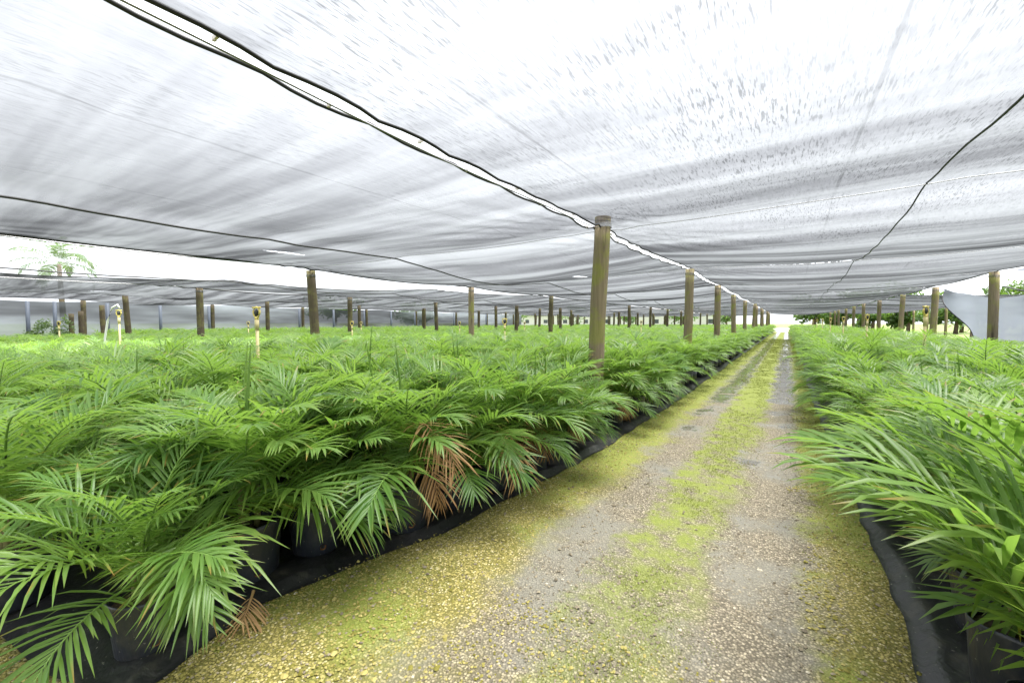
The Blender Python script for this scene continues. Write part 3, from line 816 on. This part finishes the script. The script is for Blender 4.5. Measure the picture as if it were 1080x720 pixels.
# ------------------------------------------------------------------ where the palms stand
pr = np.random.RandomState(77)
cand = []          # (x, s, row, k, bed)
s = .72; row = 0
def blocked(x, s):
    for (_, _, px, ps, _) in posts:
        if abs(px - x) < .26 and abs(ps - s) < .26: return True
    return False
LP = .46
k = 0
s = .68
while s < 76:
    step = LP if s < 34 else .66
    for row in range(80):
        x = float(xedge(s)) - .25 - row * step + pr.normal() * .035 - (.0 if s > 1 else 0)
        if x < (-24.5 if s < 6.5 else -31.6): break
        y = s + pr.normal() * .05 + (.5 * step if row % 2 else 0) - (.12 * min(row, 4) if k == 0 else 0)
        if k == 0 and row == 0: x, y = -2.40, .62
        if blocked(x, y): continue
        cand.append((x, y, row, k, 'L'))
    s += step; k += 1
s = 1.45; k = 0
while s < 76:
    step = LP if s < 34 else .66
    for row in range(9):
        x = RIGHT + .20 + float(np.interp(s, [1.6, 3.2], [0, .22])) + row * step + pr.normal() * .03
        if x > 4.8: break
        y = s + pr.normal() * .05 + (.5 * step if row % 2 else 0)
        if blocked(x, y): continue
        cand.append((x, y, row, k, 'R'))
    s += step; k += 1
ranked = []
for c in cand:
    x, y = c[0], c[1]
    p = proj((x, y, .75)); q = proj((x, y, .4))
    d = math.hypot(x, y)
    vis = -30 < p[0] < 1110 and p[1] < 735 and p[2] > .3
    near_frame = p[2] > -.6 and -320 < p[0] < 1420
    ranked.append((d, vis, near_frame, c))
ranked.sort(key=lambda t: t[0])
indiv = [t for t in ranked if t[1] or (t[2] and t[0] < 2.6)][:300]
ids = {id(t) for t in indiv}
rest = [t for t in ranked if id(t) not in ids]

ORD = ['first', 'second', 'third', 'fourth', 'fifth', 'sixth', 'seventh', 'eighth', 'ninth', 'tenth', 'eleventh', 'twelfth']
seenL = []; seenR = []
def palm_label(c, idx):
    x, y, row, k, bed = c
    if row == 0:
        pj = proj((x, y, .45))
        if not (0 < pj[0] < 1080 and pj[1] < 735): return f'palm at the near end of the {"left" if bed == "L" else "right"} bed, only some fronds in view'
        lst = seenL if bed == 'L' else seenR
        n = len(lst); lst.append(c)
        side = 'left' if bed == 'L' else 'right'
        if n == 0: return 'potted palm at the front corner of the left bed, fronds drooping over its black bag' if bed == 'L' else 'nearest palm of the right bed, broad fronds reaching over the gravel'
        if n < 12: return f'{ORD[n]} potted palm along the track edge of the {side} bed, counted from the camera'
        return f'distant potted palm in the row edging the track on the {side}'
    if bed == 'L':
        if row == 1 : return 'green palm in the second row of the left bed, behind the edge palms'
        return 'green palm in the thick of the left bed with its pot hidden' if y < 5 else 'green palm further back in the left bed with its pot hidden'
    return 'green palm in the second row of the right bed, behind the edge palms' if row == 1 else 'green palm in the thick of the right bed with its pot hidden'

NEAR_N = 92
for i, (d, vis, nf, c) in enumerate(indiv):
    x, y, row, k, bed = c
    sc = pr.uniform(.84, 1.20)
    if math.hypot(x + 2.0, y - 4.9) < .75: sc = pr.uniform(.74, .84)
    root = empty('potted_palm', (x, y, .035), pr.uniform(0, 6.28), sc)
    rz_ = root.rotation_euler.z
    tag(root, palm_label(c, i), 'palm', 'potted palms of the left bed' if bed == 'L' else 'potted palms of the right bed')
    pot = link('pot', POTS[i % 5], root, (0, 0, 0), (pr.normal() * .03, pr.normal() * .03, pr.uniform(0, 6)))
    if d < 7 or row == 0: link('soil', SOIL, pot)
    if i < 12 and row == 0:
        va = math.atan2(-y, -x) + (.25 if bed == 'L' else -.2); la = va - rz_ - pot.rotation_euler.z
        pm = pot.data.vertices; kx = min(pm, key=lambda v: abs(v.co.z - .08) * 3 + (Vector((math.cos(la), math.sin(la))) - Vector(v.co[:2]).normalized()).length * .12)
        rr_ = math.hypot(kx.co.x, kx.co.y)
        link('drain_hole', HOLE, pot, ((rr_ + .004) * math.cos(la), (rr_ + .004) * math.sin(la), .055), (0, 0, la))
    if i < NEAR_N or (row == 0 and y < 7):
        link('stem', STEMS[i % 3], root)
        es = list(FR_SET); pr.shuffle(es)
        a0 = pr.uniform(0, 6.28)
        for q, e in enumerate(sorted(es, reverse=True)):
            if e < 40 and pr.rand() < .2: continue
            a = a0 + q * 2.399 + pr.uniform(-.35, .35)
            if bed == 'R' and row == 0 and y < 3.4 and e < 62 and math.cos(a + rz_) < -.15: e = 76 if pr.rand() < .5 else 84
            link('frond', FROND[e][pr.randint(3)], root, (.03 * math.cos(a), .03 * math.sin(a), .30 + .12 * pr.rand()), (pr.normal() * .08, pr.normal() * .06, a), pr.uniform(.84, 1.12))
        if pr.rand() < .6: link('frond', SPEAR, root, (0, 0, .38), (pr.normal() * .1, pr.normal() * .1, pr.uniform(0, 6)), pr.uniform(.75, 1.1))
        if row == 0 and bed == 'L':
            for e in ((60, 50, 28) if y < 1 else (60, 28) if abs(y - 2.2) < .24 else (60, 40, 28) if i % 2 else (50, 28)):
                wa = math.atan2(-y * .6, 2.) + pr.uniform(-1.1, 1.1) - rz_
                link('frond', FROND[e][pr.randint(3)], root, (.04 * math.cos(wa), .04 * math.sin(wa), .33), (pr.normal() * .08, pr.uniform(0, .12), wa), pr.uniform(.82, 1.05))
        dryn = 0
        if row == 0 and bed == 'L':
            if y > 1.2 and (i % 4 == 0 or abs(y - 2.2) < .24): dryn = 4 if abs(y - 2.2) < .24 else 2
        for q in range(dryn):
            wa = math.atan2(-y * .7, -x) + pr.uniform(-.6, .6) - root.rotation_euler.z
            f = link('frond', (DRY + [DRY[1]])[pr.randint(4)], root, (.05 * math.cos(wa), .05 * math.sin(wa), .36 + .07 * q), (0, -.25 if q > 1 else 0, wa), pr.uniform(.85, 1.15))
            f['label'] = 'dry straw brown drooping frond'
    else:
        link('crown', CROWNS[i % 9], root, (0, 0, 0), (pr.normal() * .05, pr.normal() * .05, pr.uniform(0, 6)), pr.uniform(.92, 1.12))
# a fallen dry frond by the corner
fd = link('fallen_frond', frond(fr, .17, -28, -20, 12, .17, .0045, 0, 0, -20).mesh('fallen_frond', [M['dry'], M['dry']]), None, (-2.28, 1.02, .11), (0, 0, -.75))
tag(fd, 'brown withered frond lying on the gravel beside the front corner palm', 'dry frond')
# drain hole on the corner bag (towards the camera)
# ------------------------------------------------------------------ the rest of the palms, as one mass
Vs = []; Ts = []; Ms = []; Cs = []; nv = 0
for (d, vis, nf, c) in rest:
    x, y, row, k, bed = c
    if not nf and d > 6: continue
    if d < .85: continue
    A = (MIDC if d < 13 else FAR1 if d < 26 else FAR2)[pr.randint(6)]
    a = pr.uniform(0, 6.28); ca, sa = math.cos(a), math.sin(a); sc = pr.uniform(.95, 1.15) * (1 if y < 34 else 1.18)
    V = A[0]; W = np.stack([(V[:, 0] * ca - V[:, 1] * sa) * sc + x, (V[:, 0] * sa + V[:, 1] * ca) * sc + y, V[:, 2] * min(sc, 1.1) + .03], -1)
    Cc = A[3].copy(); Cc[:, 0] = np.clip(Cc[:, 0] * .7 + .35 * pr.rand(), 0, 1)
    Vs.append(W); Ts.append(A[1] + nv); Ms.append(A[2]); Cs.append(Cc); nv += len(V)
me = tri_mesh('palm_field', np.concatenate(Vs), np.concatenate(Ts), [M['leaf'], M['rachis']], np.concatenate(Ms), np.concatenate(Cs))
tag(link('palm_field', me), 'dense mass of young palms filling the far beds', 'palms', kind='stuff')
# black bags of that mass along the two track edges
mb = MB()
for (d, vis, nf, c) in rest:
    if c[2] == 0 and d > 1:
        mb.tube([(c[0], c[1], .02), (c[0], c[1], .3)], [.13, .15], 8)
tag(link('grow_bags', mb.mesh('grow_bags', [M['bag']])), 'black bags under the far palms along the track', 'bags', kind='stuff')

# ------------------------------------------------------------------ far left clearing: kerb, shrubs in pots
mb = MB(); mb.box((-27.6, -4, 0), (-27.2, 9.5, .42))
tag(link('low_wall', mb.mesh('low_wall', [M['concrete']], False)), 'low pale concrete edging at the far left of the palm field', 'wall')
def clump(rng, n, rx, rz, cz, size, lobes=7, top=1.0):
    """leaf clumps filling an uneven crown"""
    L = [(rng.normal(size=3) * (rx * .45, rx * .45, rz * .40), rng.uniform(.35, .62)) for _ in range(lobes)]
    V = np.zeros((n * 4, 3)); tn = np.zeros((n * 4, 4)); T = np.zeros((n * 2, 3), int)
    for i in range(n):
        l, rr = L[rng.randint(lobes)]
        d = rng.normal(size=3); d /= np.linalg.norm(d); q = rng.rand() ** .4
        p = l + d * q * rr * np.array((rx, rx, rz)) + (0, 0, cz)
        a = rng.normal(size=3); a /= np.linalg.norm(a); b = np.cross(a, rng.normal(size=3)); b /= np.linalg.norm(b)
        s_ = size * rng.uniform(.6, 1.4)
        V[4*i:4*i+4] = p + np.array([a * s_, b * s_ * .45, -a * s_, -b * s_ * .45]); tn[4*i:4*i+4] = (rng.rand(), .2, 0, 1)
        T[2*i] = (4*i, 4*i+1, 4*i+2); T[2*i+1] = (4*i, 4*i+2, 4*i+3)
    return V, T, tn
tr = np.random.RandomState(9)
for i in range(6):
    x = -30.6 + tr.normal() * .25; s = -1.5 + i * 1.35 + tr.normal() * .2
    o = empty('potted_shrub', (x, s, 0), tr.rand() * 6)
    mb = MB(); mb.tube([(0, 0, 0), (0, 0, .4)], [.20, .25], 12); link('pot', mb.mesh('pot', [M['bag']]), o)
    V, T, tn = clump(tr, 420, .55, .6, 1.0 + .2 * tr.rand(), .07)
    link('foliage', tri_mesh('foliage', V, T, M['shrub_leaf'], None, tn, False), o)
    mb = MB(); mb.tube([(0, 0, .35), (.02, 0, .8)], .02, 6); link('stem', mb.mesh('stem', [M['bark']]), o)
    tag(o, 'grey green shrub in a dark pot before the left curtain', 'shrub', 'potted shrubs by the left curtain')

# ------------------------------------------------------------------ outside: trees, hedge, white building
def tree(x, y, h, r, label, n=1500, seed=0, size=.28, group='trees beyond the shade house'):
    q = np.random.RandomState(seed); o = empty('tree', (x, y, -.05))
    mb = MB(); mb.tube([(0, 0, 0), (.1, .05, h * .3), (.05, .1, h * .62)], [.26, .2, .1], 8)
    for k in range(5):
        a = k * 1.3 + q.rand(); mb.tube([(.08, .06, h * (.3 + .05 * k)), (r * .35 * math.cos(a), r * .35 * math.sin(a), h * .58), (r * .6 * math.cos(a), r * .6 * math.sin(a), h * .72)], [.1, .07, .03], 6)
    link('trunk', mb.mesh('trunk', [M['bark']]), o)
    V, T, tn = clump(q, n, r, h * .36, h * .60, size, 11)
    link('crown', tri_mesh('crown', V, T, M['tree_leaf'], None, tn, False), o)
    tag(o, label, 'tree', group)
for i, (x, y, h, r) in enumerate([(4, 96, 7, 4), (10, 92, 6.5, 3.6), (16, 98, 8, 4.5), (22, 90, 7, 4), (27, 84, 7.5, 4.2), (33, 78, 6.5, 4), (12, 104, 9, 5), (38, 92, 9, 5), (3.6, 83, 4.6, 2.4), (7.2, 82, 4.2, 2.2), (10.8, 83, 4.8, 2.5), (14.6, 82, 4.4, 2.4), (19, 80, 5, 2.8), (24, 76, 5, 2.8), (29, 70, 5, 3)]):
    tree(x, y, h, r, 'leafy green tree beyond the far end of the right bed', 1700, 50 + i)
for i, (x, y, h, r) in enumerate([(-14, 128, 6, 4), (-26, 132, 7, 4.5), (-40, 126, 6, 4), (-55, 120, 7, 5), (-70, 110, 6.5, 4.5), (-62, 60, 6, 4), (-66, 44, 7, 4.5), (-80, 76, 7, 5)]):
    tree(x, y, h, r, 'pale distant tree far behind the left field', 900, 80 + i, .34)
o = empty('long_building', (-60, 150, 0))
mb = MB(); mb.box((-45, 0, 0), (45, 14, 4.6)); link('wall', mb.mesh('wall', [M['whitewall']], False), o)
mb = MB(); mb.add([(-46, -1, 4.6), (46, -1, 4.6), (46, 7, 6.6), (-46, 7, 6.6), (46, 15, 4.6), (-46, 15, 4.6)], [(0, 1, 2), (0, 2, 3), (3, 2, 4), (3, 4, 5)]); link('roof', mb.mesh('roof', [M['roofing']], False), o)
wm = MB(); wm.box((-.9, -.05, 1.2), (.9, .08, 2.6)); WM = wm.mesh('window', [M['glass']], False)
for k in range(10): link('window', WM, o, (-40 + k * 8.8, 0, 0))
tag(o, 'long low white building far beyond the end of the track', 'building')

# the tall palm seen through the slot in the roof
o = empty('palm_tree', (-58.2, 9.7, -.05))
mb = MB(); hh = 7.1
mb.tube([(.5, 0, 0), (.3, .05, hh * .35), (.1, .02, hh * .7), (0, 0, hh)], [.3, .22, .19, .15], 9); link('trunk', mb.mesh('trunk', [M['bark']]), o)
big = MB(); pf = np.random.RandomState(4)
for k in range(17):
    e = [72, 55, 40, 25, 10, -8][k % 6]; f = frond(pf, pf.uniform(3.4, 4.1), e, pf.uniform(70, 100), 26, .95, .05, 1, 0, 10)
    V, T, Mi, Cc = f.arrays(); a = k * 2.4; ca, sa = math.cos(a), math.sin(a)
    big.add(np.stack([V[:, 0] * ca - V[:, 1] * sa, V[:, 0] * sa + V[:, 1] * ca, V[:, 2] + hh], -1), T, Mi, Cc)
link('crown', big.mesh('crown', [M['tree_leaf'], M['rachis']]), o)
tag(o, 'tall palm tree outside, seen through the open slot in the roof', 'palm tree')

# ------------------------------------------------------------------ light: overcast sky and a weak wide sun
SUN_EL, SUN_AZ = R(74), R(48)     # azimuth from +Y towards +X
W = bpy.data.worlds.new('World'); SC.world = W; W.use_nodes = True
nt = W.node_tree; nt.nodes.clear()
sky = nt.nodes.new('ShaderNodeTexSky'); sky.sky_type = 'NISHITA'; sky.sun_disc = False
sky.sun_elevation = SUN_EL; sky.sun_rotation = SUN_AZ; sky.dust_density = 4; sky.air_density = 1.0; sky.ozone_density = 1
hs = nt.nodes.new('ShaderNodeHueSaturation'); hs.inputs['Saturation'].default_value = .16
bg = nt.nodes.new('ShaderNodeBackground'); bg.inputs['Strength'].default_value = .0425
ow = nt.nodes.new('ShaderNodeOutputWorld')
mxs = nt.nodes.new('ShaderNodeMix'); mxs.data_type = 'RGBA'; mxs.inputs['Factor'].default_value = .68    # even cloud cover over the sky
mxs.inputs[7].default_value = (5.5, 5.7, 6.05, 1)
nt.links.new(sky.outputs[0], hs.inputs['Color']); nt.links.new(hs.outputs[0], mxs.inputs[6]); nt.links.new(mxs.outputs[2], bg.inputs[0]); nt.links.new(bg.outputs[0], ow.inputs[0])
sd = bpy.data.lights.new('sun', 'SUN'); sd.energy = 1.5; sd.angle = R(38); sd.color = (1, .97, .92)
so = bpy.data.objects.new('sun', sd); C.objects.link(so); so.location = (0, 0, 30)
dv = Vector((math.sin(SUN_AZ) * math.cos(SUN_EL), math.cos(SUN_AZ) * math.cos(SUN_EL), math.sin(SUN_EL)))
so.rotation_euler = (-dv).to_track_quat('-Z', 'Y').to_euler()

SC.view_settings.view_transform = 'Standard'; SC.view_settings.look = 'None'
SC.view_settings.exposure = 3.36; SC.view_settings.gamma = 1; SC.view_settings.use_curve_mapping = False
cy = SC.cycles
cy.max_bounces = 8; cy.diffuse_bounces = 5; cy.glossy_bounces = 2; cy.transmission_bounces = 4; cy.transparent_max_bounces = 12
cy.use_denoising = True; cy.denoiser = 'OPENIMAGEDENOISE'; cy.denoising_input_passes = 'RGB_ALBEDO_NORMAL'
cy.denoising_prefilter = 'ACCURATE'; cy.sample_clamp_indirect = 8; cy.caustics_reflective = False; cy.caustics_refractive = False
